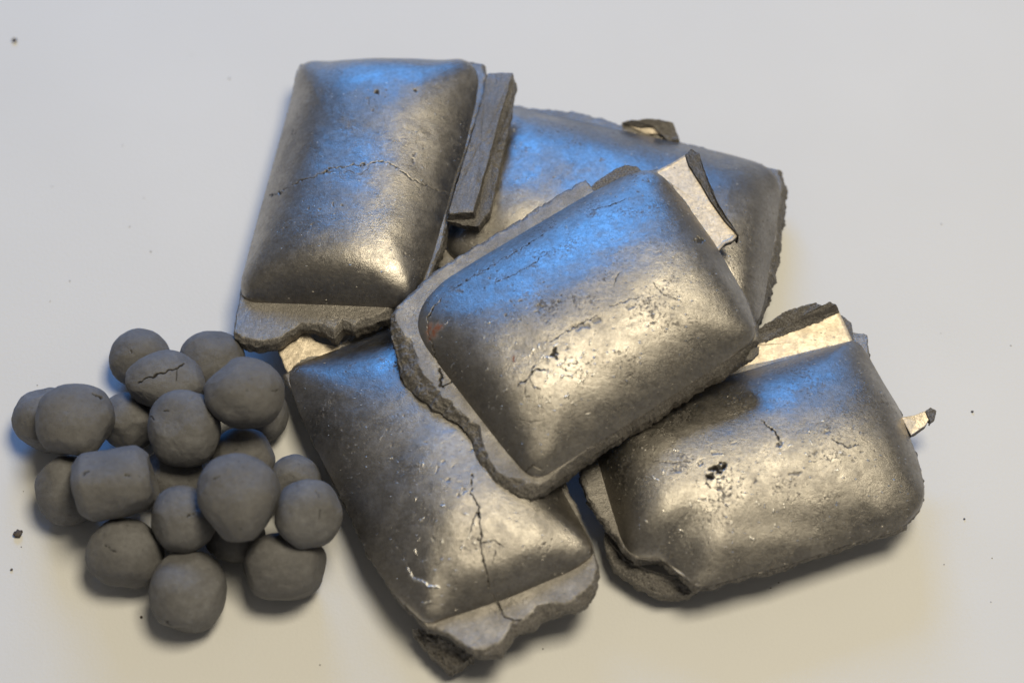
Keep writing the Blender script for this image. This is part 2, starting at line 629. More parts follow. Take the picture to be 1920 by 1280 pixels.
        for k in range(nt + 1):
            f = k / nt
            g = f ** 0.8
            rr = inner + (R - inner) * g
            P = c + dirs * rr[:, None]
            frac_from_edge = (R - rr) / MM
            over = np.clip((rr - RB) / np.maximum(R - RB, 1e-6), 0, 1)
            lift = LF * over ** 1.5 + fbm(P / MM, 0.12, self.seed + 80, 4) * 0.35 * over - drop
            worn = smooth(rimfrac * 0.25, 0.0, frac_from_edge + fbm(P / MM, 0.5, self.seed + 85, 4) * 1.6)
            lift = lift - worn * (0.25 + 0.3 * np.abs(fbm(P / MM, 0.9, self.seed + 86, 3)))
            bw = BV * (1 + 0.55 * fbm(P / MM, 0.25, self.seed + 87, 4))
            t = np.clip(1 - frac_from_edge / np.maximum(bw, 0.05), 0, 1) * (over > 0)
            lift = lift - 0.62 * bw * t ** 1.15 - np.minimum(t * 4, 1) * (BV > 1) * (np.abs(fbm(P / MM, 0.45, self.seed + 88, 5, 0.6)) * 1.3)
            worn = np.maximum(worn, np.minimum(t * 5, 1))
            rings.append(P + n * (lift * MM)[:, None])
            attr_f.append(np.clip(np.maximum(worn * 0.9, base_frac * (1 + 0.8 * fbm(P / MM, 0.2, self.seed + 89, 4))), 0, 1))
            attr_d.append(np.zeros(K))
        top = rings[-1]
        nw = 14
        th = thick * (1 + 0.25 * noise(top / MM, 0.1, self.seed + 90))
        for k in range(1, nw + 1):
            f = k / nw
            P = top - n * (th * f * MM)[:, None]
            bulge = math.sin(math.pi * f) * 0.35 * amp - f * f * amp * 1.3
            d = fbm(P / MM, 0.30, self.seed + 95, 5, 0.62) * amp * 1.7 * min(1, f * 3) + bulge
            d = d + (np.floor(fbm(P / MM, 0.6, self.seed + 96, 2) * 4) / 4) * amp * 0.7
            rings.append(P + dirs * (d * MM)[:, None])
            attr_f.append(np.ones(K))
            attr_d.append(np.clip(0.5 * fbm(P / MM, 0.5, self.seed + 97, 3), 0, 0.5))
        low = rings[-1]
        for f in (0.3, 0.6, 1.0):
            cc = c + dirs * (inner * 0.85)[:, None] - n * (thick * 1.05 * MM)
            rings.append(low + (cc - low) * f)
            attr_f.append(np.ones(K))
            attr_d.append(np.zeros(K))
        P = np.concatenate(rings)
        P[:, 2] = np.maximum(P[:, 2], 0.0004)
        fa, da = np.concatenate(attr_f), np.concatenate(attr_d)
        if cracks:
            Q = project(P)
            jit = np.stack([noise(P / MM, 0.9, self.seed + 40), noise(P / MM, 0.9, self.seed + 41)], -1)
            dd = np.zeros(len(P))
            for pts, wpx, dep in cracks:
                d, tt = seg_dist(Q + jit * 3.5, pts)
                wpx_ = wpx * 0.65
                m = 1 - smooth(wpx_ * 0.45, wpx_ * 1.25, d)
                dd += m * dep
                da = np.maximum(da, m * 0.95)
            P = P - n * (dd * MM)[:, None]
        F = grid_faces(K, len(rings), True)
        f = F[10]
        nn = np.cross(P[f[1]] - P[f[0]], P[f[2]] - P[f[0]])
        if np.dot(nn, n) < 0:
            F = F[:, ::-1]
        return make_mesh(name, P, F, mat, self.root, dict(frac=fa, dirt=da, rust=np.zeros(len(P))), self.base, 50)

    # -- loose-shaped pieces of the web: strips, ledges, spurs
    def slab(self, name, mat, outline, thick, amp=0.3, K=500, nw=8, topfrac=0.0, toprough=0.05, ragged=0.25, wallamp=None):
        """outline: (px, py, lift mm above the flange plane) clockwise or not."""
        n = self.n
        P3 = np.array([self.px(p[0], p[1], p[2]) for p in outline])
        segs = np.linalg.norm(np.roll(P3, -1, 0) - P3, axis=1)
        cum = np.concatenate([[0], np.cumsum(segs)])
        tt = np.linspace(0, cum[-1], K, endpoint=False)
        Pc = np.concatenate([P3, P3[:1]])
        E = np.stack([np.interp(tt, cum, Pc[:, k]) for k in range(3)], -1)
        cen = E.mean(0)
        out = E - cen
        out -= np.outer(out @ n, n)
        # outward normal of the outline
        tan = np.roll(E, -2, 0) - np.roll(E, 2, 0)
        on = np.cross(tan, n)
        on /= np.linalg.norm(on, axis=1)[:, None] + 1e-12
        if (on * out).sum() < 0:
            on = -on
        E = E + on * (fbm(E / MM, 0.5, self.seed + 110, 4, 0.6) * ragged * MM)[:, None]
        rings, fa = [], []
        for f in (0.01, 0.1, 0.2, 0.3, 0.38, 0.46, 0.53, 0.6, 0.66, 0.72, 0.77, 0.82, 0.86, 0.9, 0.93, 0.96, 0.98, 1.0):
            P = cen + (E - cen) * f
            z = (fbm(P / MM, 0.35, self.seed + 115, 5, 0.62) - (0.7 if toprough > 0.15 else 0.0) * np.abs(fbm(P / MM, 0.8, self.seed + 117, 3))) * toprough * 1.6 - (0.12 if f == 1.0 else 0)
            rings.append(P + n * (z * MM)[:, None])
            fa.append(np.full(K, topfrac if f < 0.96 else max(topfrac, 0.25 if f < 1 else 0.6)))
        top = rings[-1]
        wa = amp if wallamp is None else wallamp
        for k in range(1, nw + 1):
            f = k / nw
            P = top - n * (thick * f * MM)
            d = fbm(P / MM, 0.45, self.seed + 120, 5, 0.62) * wa * 1.5 * min(1, 2 * f) - f * f * wa
            rings.append(P + on * (d * MM)[:, None])
            fa.append(np.ones(K))
        low = rings[-1]
        lc = low.mean(0)
        for f in (0.4, 0.99):
            rings.append(low + (lc - low) * f)
            fa.append(np.ones(K))
        P = np.concatenate(rings)
        P[:, 2] = np.maximum(P[:, 2], 0.0004)
        F = grid_faces(K, len(rings), True)
        f = F[K * 2 + 3]
        nn = np.cross(P[f[1]] - P[f[0]], P[f[2]] - P[f[0]])
        if np.dot(nn, n) < 0:
            F = F[:, ::-1]
        z = np.zeros(len(P))
        return make_mesh(name, P, F, mat, self.root, dict(frac=np.concatenate(fa), dirt=z, rust=z), self.base, 45)

    # -- tiny bright or dark slivers lying in the skin
    def lower(self, h, frac=0.75, scale=0.97, rough=0.5):
        self.dome(M_FRAC, 150, 110, sign=-1, name="lower_half", h=h, scale=scale, frac=frac, rough=rough, floor=0.0005,
                  axis=self.axis)


GROUP = "pillow shaped iron briquettes in the heap"

# ---- tall briquette at the back left
b1 = Briquette("tall smooth briquette at the back left, cracked right across its middle, beside the detached strip",
               [(562, 112), (899, 108), (783, 572), (447, 566)], [15, 24, 17], 13.5, 11, 6.0,
               foot=[(561, 130), (573, 120), (640, 114), (720, 111), (800, 112), (872, 114), (892, 127), (898, 152), (892, 195), (872, 279), (850, 341), (836, 395), (813, 475),
                     (790, 540), (778, 566), (740, 577), (600, 571), (470, 567), (452, 556), (453, 525), (471, 455), (503, 341), (537, 216)])
b1.axis = 'v'
b1.dome(M_IRON, 300, 430, axis='v', pu=7.0, qu=0.66, pv=2.6, far_end=(5.5, 0.8),
        cracks=[([(522, 362), (560, 340), (590, 330), (617, 315), (660, 309), (690, 308), (716, 302), (738, 309), (760, 326),
                  (790, 346), (823, 358), (842, 362), (848, 375)], 1.5, 0.5),
                ([(640, 318), (675, 325), (692, 312)], 0.8, 0.2),
                ([(520, 362), (505, 368)], 1.5, 0.3)],
        pits=[(706, 172, 6, 3.5, 0.3, 0.9), (778, 170, 3, 3, 0.3, 0.9), (524, 361, 3, 4, 0.3, 0.9), (612, 321, 12, 3, 0.25, 0.5),
              (642, 530, 3, 3, 0.2, 0.8), (690, 190, 3, 10, 0.15, 0.4)],
        dents=[(660, 260, 120, 60, 0.5), (760, 440, 40, 60, -0.4)])
b1.flange(M_IRON, [(556, 130), (562, 118), (590, 118), (700, 112), (880, 113), (905, 118), (913, 140), (905, 185), (876, 279), (852, 345), (840, 400),
                   (826, 470), (800, 530), (786, 560), (735, 575), (728, 590, 0, 2), (690, 605, 0, 2), (660, 617, 0, 2.2), (640, 610, 0, 2.2), (625, 630, 0, 2.5),
                   (600, 615, 0, 2), (560, 612, 0, 1.2), (520, 640, 0, 1.5), (480, 644, 0, 1.5), (447, 640, 0, 1.2), (436, 628, 0, 1), (440, 600), (447, 562), (453, 525),
                   (471, 455), (503, 341), (537, 216)], 4.5, 0.45)
b1.slab("flange_strip", M_IRON, [(914, 137, 4), (962, 135, 4), (953, 165, 4), (938, 215, 4), (915, 300, 4), (887, 397, 4), (868, 398, 4),
                                 (841, 399, 4), (858, 340, 4), (880, 270, 4), (900, 200, 4)], 5.0, 0.3, ragged=0.28, topfrac=0.62, toprough=0.25)
b1.slab("strip_fracture", M_FRAC, [(958, 136, 3.8), (968, 156, 1.5), (955, 232, 0.8), (940, 300, 0.6), (919, 396, 0.6), (896, 423, 0.6), (870, 421, 0.6),
                                   (838, 413, 1), (842, 401, 3.8), (868, 399, 3.8), (886, 396, 3.8), (913, 300, 3.8), (936, 215, 3.8), (951, 165, 3.8)], 3.0, 0.4,
        topfrac=0.9, toprough=0.5, ragged=0.35)
b1.lower(12)

# ---- briquette at the back right, under the others
b2 = Briquette("rear briquette lying flat behind and beneath the topmost one",
               [(900, 186), (1474, 312), (1420, 645), (815, 490)], [10.5, 11.5, 16], 12.5, 23)
b2.axis = 'u'
b2.dome(M_IRON, 420, 260, qv=0.88, pits=[(1040, 330, 5, 3, 0.2, 0.6), (1130, 300, 4, 3, 0.2, 0.5)], dents=[(1080, 330, 90, 40, 0.5)])
b2.flange(M_IRON, [(897, 184), (965, 196), (1010, 200), (1090, 208), (1160, 230), (1200, 242), (1270, 262), (1320, 275), (1360, 288),
                   (1420, 303), (1462, 318), (1477, 345, -1, 2), (1472, 400, -1.5, 2), (1463, 450, -1.5, 2), (1461, 490, -1.5, 2), (1447, 530, -1.5, 2), (1442, 550, -1.5, 2), (1424, 600, -1.5, 2),
                   (1415, 640, -1, 2), (1200, 600), (1000, 545), (811, 495)], 5.5, 0.75)
b2.slab("web_stub", M_PALE, [(1180, 236, 0.5), (1215, 228, 2.5), (1245, 230, 2.5), (1250, 252, 0.5), (1210, 250, 0.2)], 2.5, 0.3, K=200)
b2.slab("broken_rim", M_FRAC, [(1166, 230, 1), (1185, 224, 3), (1225, 222, 4.2), (1262, 230, 3.5), (1274, 262, 1), (1252, 262, 1),
                               (1243, 238, 2.2), (1200, 236, 2)], 4, 0.5, K=300, topfrac=0.9, toprough=0.4)
b2.lower(13)

# ---- front briquette
b4 = Briquette("front briquette at the heap's bottom edge with a lengthwise crack and silvery scratch",
               [(535, 692), (868, 560), (1121, 1048), (803, 1176)], [13.0, 15, 18], 12.5, 37, 6.0,
               foot=[(545, 688), (541, 712), (560, 770), (600, 855), (655, 960), (690, 1040), (745, 1120), (800, 1172), (955, 1120), (1080, 1066),
                     (1116, 1040), (1105, 1010), (1055, 920), (960, 740), (868, 565), (850, 565), (700, 628)])
b4.axis = 'v'
b4.dome(M_IRON, 300, 480, axis='v', pu=4.6, qu=0.72, pv=2.5, far_end=(3.4, 0.95),
        cracks=[([(886, 890), (884, 925), (896, 945), (900, 985), (902, 1018), (906, 1045), (915, 1080), (915, 1090), (925, 1115), (933, 1130)], 1.9, 0.8),
                ([(900, 950), (886, 975), (880, 995)], 1.6, 0.5), ([(902, 1016), (892, 1005)], 1.8, 0.4),
                ([(902, 1018), (925, 1010), (940, 1022)], 2.0, 0.35), ([(922, 1055), (930, 1030)], 1.2, 0.2),
                ([(752, 1032), (766, 1062), (778, 1084)], 1.6, 0.4), ([(560, 690), (548, 700), (541, 725)], 1.6, 0.35)],
        pits=[(870, 920, 5, 6, 0.3, 0.4), (840, 900, 5, 3, 0.25, 0.7), (858, 930, 3, 3, 0.25, 0.8), (830, 865, 5, 3, 0.2, 0.6),
              (820, 880, 4, 5, 0.2, 0.5), (812, 1010, 4, 3, 0.2, 0.5), (850, 875, 3, 3, 0.2, 0.7), (800, 830, 5, 2, .2, .6)],
        ticks=[(780, 960, 920, 1080, 12, 0.8), (640, 800, 860, 960, 8, 0.6)],
        shines=[([(764, 1066), (770, 1080), (778, 1086), (796, 1090), (803, 1098), (824, 1100)], 2.6), ([(794, 1132), (808, 1126)], 1.4), ([(778, 1030), (782, 1040)], 1.2)],
        dents=[(720, 880, 70, 110, 0.6), (900, 1030, 40, 40, 0.35)])
b4.flange(M_IRON, [(530, 700), (545, 690), (560, 668), (640, 640), (760, 590), (868, 545), (880, 560), (960, 700), (1050, 880), (1112, 1020),
                   (1124, 1070, 0, 1), (1119, 1100, 0, 2.5), (1090, 1132, 0, 2.5), (1040, 1144, 0, 2.5), (1018, 1150, 0, 3), (1000, 1168, 0, 3), (965, 1180, 0, 3), (955, 1197, 0, 2.5),
                   (940, 1217, 0, 2.5), (915, 1224, 0, 1.5), (890, 1222, 0, 1), (862, 1206), (840, 1190), (815, 1180), (800, 1176), (760, 1130), (720, 1080),
                   (690, 1035), (655, 960), (615, 880), (575, 790), (545, 730)], 4.5, 0.5,
          cracks=[([(932, 1128), (936, 1140), (948, 1155), (965, 1165), (975, 1162)], 1.8, 0.5)])
b4.slab("flange_ledge", M_PALE, [(512, 622, 1.4), (545, 618, 1.8), (574, 620, 1.6), (592, 640, 0.9), (640, 652, .2), (600, 680, -.4), (545, 705, -.6),
                                 (535, 690, -.3), (520, 655, 0.6)], 3.0, 0.35, ragged=0.2)
b4.slab("broken_lower_edge", M_FRAC, [(772, 1175, -6), (800, 1180, -5.5), (850, 1208, -5.5), (890, 1226, -6), (880, 1236, -7.5), (865, 1245, -9),
                                      (842, 1256, -10.5), (815, 1235, -10), (790, 1205, -9), (775, 1185, -8)], 5, 0.6, topfrac=0.95, toprough=1.3, ragged=0.6)
b4.lower(14, scale=0.985)

# ---- right-hand briquette
b5 = Briquette("right hand briquette with a thin spur on its far side and a dark flaked hole",
               [(1095, 778), (1618, 634), (1738, 955), (1190, 1098)], [13.5, 12, 17], 13.0, 53,
               foot=[(1097, 790), (1120, 860), (1143, 940), (1165, 1013), (1180, 1040), (1222, 1047), (1238, 1042), (1262, 1066), (1305, 1098),
                     (1330, 1098), (1400, 1078), (1480, 1058), (1560, 1030), (1640, 1005), (1690, 990), (1722, 960), (1735, 930), (1728, 885),
                     (1718, 850), (1700, 805), (1688, 768), (1655, 715), (1630, 670), (1605, 638), (1520, 660), (1400, 695), (1250, 735)])
b5.axis = 'u'
b5.dome(M_IRON_WORN, 480, 300, qv=0.86,
        cracks=[([(1428, 788), (1440, 800), (1455, 808), (1460, 835)], 2.4, 0.5), ([(1560, 825), (1590, 838), (1612, 834)], 1.8, 0.4),
                ([(1300, 862), (1260, 868), (1225, 864)], 1.2, 0.2), ([(1330, 890), (1322, 905), (1335, 912)], 2.2, 0.4)],
        pits=[(1344, 878, 14, 8, 0.5, 1.0), (1330, 893, 9, 6, 0.5, 1.0), (1356, 872, 8, 5, 0.5, 1.0), (1312, 868, 5, 7, 0.35, 0.25),
              (1460, 832, 6, 5, 0.35, 0.8), (1490, 888, 14, 4, 0.3, 0.7), (1415, 903, 4, 6, 0.25, 0.7), (1350, 915, 5, 6, 0.25, 0.6),
              (1270, 880, 10, 5, 0.25, 0.4), (1550, 810, 7, 4, 0.3, 0.4), (1340, 850, 10, 5, 0.3, 0.5), (1600, 865, 5, 3, 0.2, 0.5),
              (1375, 830, 6, 3, 0.2, 0.5), (1320, 935, 6, 4, .2, .4), (1530, 850, 6, 3, .2, .5)],
        ticks=[(1200, 930, 1500, 1020, 14, -0.7), (1180, 820, 1420, 930, 10, -0.6), (1420, 780, 1620, 900, 8, -0.4)],
        dents=[(1250, 1060, 90, 30, 0.9), (1500, 980, 120, 30, 0.5)])
b5.flange(M_IRON, [(1085, 860), (1100, 800), (1150, 750), (1300, 705), (1450, 660), (1600, 620), (1625, 628), (1632, 670), (1655, 715),
                   (1690, 770), (1702, 810), (1720, 850), (1728, 885), (1733, 930), (1722, 960), (1690, 990), (1640, 1005), (1560, 1030),
                   (1480, 1058), (1400, 1078), (1330, 1098), (1305, 1098), (1265, 1068), (1242, 1048), (1222, 1048), (1190, 1045),
                   (1165, 1025), (1150, 1000), (1120, 965), (1098, 930), (1090, 895)], 4.0, 0.7, rimfrac=2.5)
b5.slab("flange_ledge", M_PALE, [(1385, 690, 0), (1405, 650, 1.3), (1420, 645, 1.5), (1480, 622, 1.6), (1540, 600, 1.8), (1572, 582, 2.2), (1584, 605, 1.3),
                                 (1600, 640, 0), (1520, 658, 0), (1450, 676, 0)], 2.5, 0.3, ragged=0.1)
b5.slab("broken_rim", M_FRAC, [(1400, 632, 2), (1440, 604, 4), (1475, 582, 5), (1530, 566, 6), (1540, 572, 6), (1555, 566, 6), (1568, 570, 5.5), (1573, 584, 2.6),
                               (1540, 602, 2.0), (1480, 624, 1.8), (1415, 650, 1.4)], 5, 0.5, topfrac=0.95, toprough=0.5, ragged=0.5)
b5.slab("web_tip", M_FRAC, [(1578, 590, 1), (1596, 605, 0), (1602, 640, 0), (1590, 640, 0)], 3, 0.3, K=200, topfrac=0.9)
b5.slab("side_spur", M_PALE, [(1690, 782, .5), (1715, 778, 1.5), (1738, 768, 2.5), (1746, 780, 2), (1735, 798, 1), (1708, 816, 0)], 2.0, 0.2, K=220, ragged=0.1)
b5.slab("spur_tip", M_FRAC, [(1735, 770, 2.8), (1745, 763, 3.2), (1755, 770, 3), (1754, 782, 2.4), (1744, 790, 2)], 3.0, 0.3, K=160, topfrac=0.9, toprough=0.2)
b5.slab("broken_lower_edge", M_FRAC, [(1134, 995, -5), (1142, 1012, -5), (1170, 1045, -5), (1215, 1068, -5), (1290, 1085, -4.5), (1310, 1100, -6),
                                      (1290, 1114, -8), (1240, 1116, -8.5), (1200, 1098, -8), (1150, 1065, -7.5), (1136, 1030, -6.5)], 4, 0.5,
        topfrac=0.65, toprough=0.7, ragged=0.5)
b5.lower(13)

# ---- topmost briquette, across the others
b3 = Briquette("topmost briquette lying across the other four, with an orange rust spot at its left end",
               [(781, 574), (1236, 306), (1424, 644), (994, 906)], [33, 37, 32], 12.5, 71, 7.0,
               foot=[(783, 602), (783, 616), (794, 644), (822, 682), (850, 719), (894, 776), (947, 844), (985, 888), (1006, 899), (1030, 888), (1100, 842),
                     (1215, 771), (1320, 702), (1405, 647), (1418, 632), (1415, 608), (1400, 561), (1340, 456), (1278, 370), (1244, 332), (1215, 318),
                     (1170, 330), (1100, 366), (1000, 425), (900, 484), (830, 528), (798, 562), (788, 582)])
b3.axis = 'u'
b3.dome(M_IRON_WORN, 460, 360, qv=0.88, pv=2.3,
        cracks=[([(826, 558), (812, 575), (803, 592), (802, 605), (806, 635), (812, 655), (818, 672), (824, 690)], 2.6, 0.8),
                ([(970, 722), (983, 712), (992, 700), (1000, 693), (1028, 690)], 3.2, 0.9),
                ([(992, 706), (1000, 722), (1012, 728)], 1.8, 0.4), ([(984, 712), (985, 738)], 1.4, 0.3),
                ([(1030, 640), (1060, 622), (1090, 606), (1120, 590)], 1.6, 0.35), ([(1140, 575), (1180, 562), (1200, 555)], 1.4, 0.3),
                ([(1150, 535), (1155, 520), (1162, 508)], 1.6, 0.3), ([(1225, 530), (1250, 555), (1270, 560)], 1.3, 0.25),
                ([(965, 785), (1000, 790), (1020, 786)], 1.3, 0.3), ([(975, 885), (1000, 872), (1020, 880)], 2.2, 0.4),
                ([(1000, 660), (1006, 676), (998, 690)], 1.3, 0.2), ([(850, 540), (900, 510), (960, 475), (1020, 440)], 0.9, 0.15),
                ([(930, 530), (990, 500), (1030, 470)], 0.8, 0.15), ([(1110, 395), (1160, 380), (1175, 372)], 0.9, 0.15)],
        pits=[(1038, 661, 6, 8, 0.5, 0.9), (1012, 573, 7, 5, 0.4, 0.7), (1016, 638, 9, 7, 0.07, 0.08), (975, 650, 20, 12, 0.06, 0.3),
              (960, 700, 14, 12, 0.06, 0.2), (1090, 610, 18, 7, 0.35, 0.45), (1120, 600, 10, 5, 0.3, 0.5), (1160, 662, 10, 4, 0.2, 0.5),
              (1310, 450, 8, 8, 0.5, 0.85), (1060, 652, 6, 3, 0.2, 0.4), (882, 722, 5, 2, 0.2, 0.8), (900, 510, 9, 3, 0.15, 0.35),
              (960, 470, 9, 2.5, 0.15, 0.35), (1020, 435, 8, 2.5, 0.15, 0.35), (1110, 400, 9, 3, 0.15, 0.35), (860, 545, 8, 4, 0.3, 0.5),
              (1000, 500, 6, 3, 0.15, 0.35), (1180, 575, 8, 4, .25, .4), (990, 745, 5, 3, .2, .5)],
        ticks=[(985, 640, 1130, 720, 26, 0.9), (820, 600, 1010, 700, 8, 0.9), (920, 720, 1100, 800, 10, 0.8), (890, 680, 930, 830, 5, 1.2)],
        rust=[(809, 620, 11, 19), (820, 612, 12, 9), (963, 672, 4, 5)],
        dents=[(985, 660, 60, 40, 0.35), (1000, 880, 40, 14, 0.5)])
b3.flange(M_IRON, [(738, 582), (760, 556), (800, 518), (870, 472), (950, 424), (1030, 374), (1098, 336), (1112, 352), (1128, 362), (1160, 340),
                   (1200, 320), (1232, 316), (1262, 342), (1300, 395), (1345, 462), (1402, 560), (1419, 608), (1422, 636), (1416, 650, -1, 2),
                   (1404, 662, -1.5, 2.5), (1320, 716, -1.5, 2.5), (1215, 784, -1.5, 2.5), (1100, 856, -1.5, 2.5), (1062, 884, -1, 2.5), (1040, 900, 0, 2), (1020, 918, 0, 3.2), (995, 928, 0, 3.5),
                   (960, 916, 0, 3), (925, 892, 0, 2.4), (895, 855, 0, 3), (880, 815, 0, 3), (860, 790, 0, 2.5), (830, 770, 0, 3), (790, 742, 0, 4.5),
                   (765, 718, 0, 6), (748, 690, 0, 6), (742, 650, 0, 4.5), (730, 610, 0, 2), (732, 592, 0, 1)],
          5.0, 0.6, rimfrac=5.0,
          cracks=[([(824, 690), (828, 705), (826, 722), (832, 728)], 2.6, 0.7), ([(832, 726), (845, 718), (848, 712)], 1.8, 0.5)])
b3.slab("web_stub", M_FRAC, [(1098, 360, -1), (1118, 340, -1), (1150, 318, -.8), (1172, 308, -.8), (1195, 312, -1), (1210, 328, -1.2), (1150, 362, -1.5)],
        3.5, 0.35, topfrac=0.75, toprough=0.25, ragged=0.3)
b3.slab("flange_ledge", M_PALE, [(1226, 322, -.1), (1258, 306, 0), (1284, 290, 0.25), (1290, 310, 0.25), (1310, 340, 0.25), (1332, 378, 0.25), (1358, 415, 0.25),
                                 (1383, 442, 0.25), (1372, 452, 0.15), (1360, 456, 0.1), (1346, 472, -.1), (1300, 405, -.2), (1256, 342, -.2)], 2.5, 0.25, ragged=0.1)
b3.slab("broken_rim", M_FRAC, [(1285, 288, 1.2), (1296, 279, 2.2), (1311, 287, 3), (1318, 312, 3), (1332, 345, 3), (1350, 387, 2.6), (1385, 441, 1.2), (1359, 413, 1.2),
                               (1333, 376, 1.2), (1311, 338, 1.2), (1291, 308, 1.1)], 5, 0.35, topfrac=0.95, toprough=0.3, ragged=0.25)
b3.slab("corner_chip", M_FRAC, [(1396, 676, -1), (1408, 655, -1), (1424, 648, -1), (1423, 660, -1.5), (1410, 674, -1.5)], 2, 0.25, K=200, topfrac=0.9)
b3.lower(11, scale=0.93)

# ------------------------------------------------------------------ pellets
_ico = {}


def ico(sub):
    if sub not in _ico:
        import bmesh
        bm = bmesh.new()
        bmesh.ops.create_icosphere(bm, subdivisions=sub, radius=1.0)
        V = np.array([v.co[:] for v in bm.verts])
        F = np.array([[v.index for v in f.verts] for f in bm.faces])
        bm.free()
        _ico[sub] = (V, F)
    return _ico[sub]


PELLETS = [  # px, py, rx, ry, roll deg, superquadric exponent, seed, layer, label, cracks
    (262, 673, 58, 58, 0, 2.0, 1, 0, "small round pellet at the back left of the pile, half behind the cracked one", [([(240, 655), (248, 662)], 1.4)]),
    (397, 682, 63, 62, 10, 2.2, 2, 0, "rearmost dull pellet beside the near corner of the tall briquette", []),
    (490, 776, 52, 56, 0, 2.0, 5, 0, "shaded pellet wedged under the big round one next to the front briquette", []),
    (82, 790, 60, 62, 0, 2.0, 6, 0, "outermost pellet at the far left end, partly behind a larger one", []),
    (245, 792, 58, 56, 0, 2.0, 8, 0, "pellet in the gap between the far left pair and the pale round pellet", []),
    (325, 897, 60, 55, 0, 2.0, 11, 0, "dark pellet buried at the centre, right of the barrel shaped one", []),
    (130, 922, 62, 66, 0, 2.1, 13, 0, "pellet touching the left end of the barrel shaped one", []),
    (235, 1039, 73, 65, 5, 2.1, 16, 0, "wide pellet on the table just below the barrel shaped one", [([(198, 1022), (212, 1032), (222, 1036)], 1.6)]),
    (353, 1111, 70, 75, 0, 2.1, 17, 0, "nearest pellet, at the bottom edge of the pile", [([(312, 1164), (322, 1170)], 1.5)]),
    (440, 1000, 58, 56, 0, 2.0, 18, 0, "deeply shaded pellet beneath the big egg shaped one", []),
    (532, 1066, 77, 62, 8, 2.4, 20, 0, "oblong pellet on the table at the pile's lower right corner", []),
    (553, 908, 50, 56, 0, 2.0, 21, 0, "pellet half hidden behind the rightmost upper pellet", []),
    (455, 862, 61, 60, 0, 2.0, 10, 1, "pellet peeping out above the big egg shaped one", []),
    (346, 973, 61, 63, 0, 2.1, 15, 1, "round pellet to the left of the big egg shaped one", [([(352, 968), (366, 962)], 1.3)]),
    (215, 906, 79, 70, -10, 3.3, 12, 1, "barrel shaped pellet with flat ends on the left of the pile", [([(155, 890), (168, 882)], 1.5), ([(232, 890), (244, 892)], 1.5)]),
    (312, 713, 74, 58, 6, 2.2, 3, 1, "flattened pellet split by one long crack across its top",
     [([(256, 718), (275, 710), (300, 699), (318, 694), (334, 688), (348, 682)], 1.9), ([(334, 690), (333, 714)], 1.0)]),
    (346, 803, 67, 72, 0, 2.1, 9, 1, "pale round pellet in front of the one with the long crack", [([(306, 772), (318, 768)], 1.6), ([(283, 780), (289, 786)], 2)]),
    (458, 737, 74, 67, 10, 2.1, 4, 1, "largest round pellet at the upper right of the pile", [([(512, 733), (522, 728)], 1.6)]),
    (139, 787, 74, 67, 15, 2.2, 7, 1, "big lumpy pellet on the far left, resting on its outer neighbour", [([(178, 738), (190, 748)], 3.0)]),
    (579, 963, 62, 64, 0, 2.4, 19, 1, "rightmost upper pellet beside the front briquette's left edge", [([(600, 955), (598, 975)], 1.8), ([(594, 920), (598, 932)], 1.8)]),
    (447, 932, 74, 80, 0, 2.0, 14, 2, "big egg shaped pellet, highest of the pile, tapering towards the viewer", [([(398, 900), (410, 892)], 1.3)]),
]
PX = FRAME_W / 1920 * MM / MM
placed = []
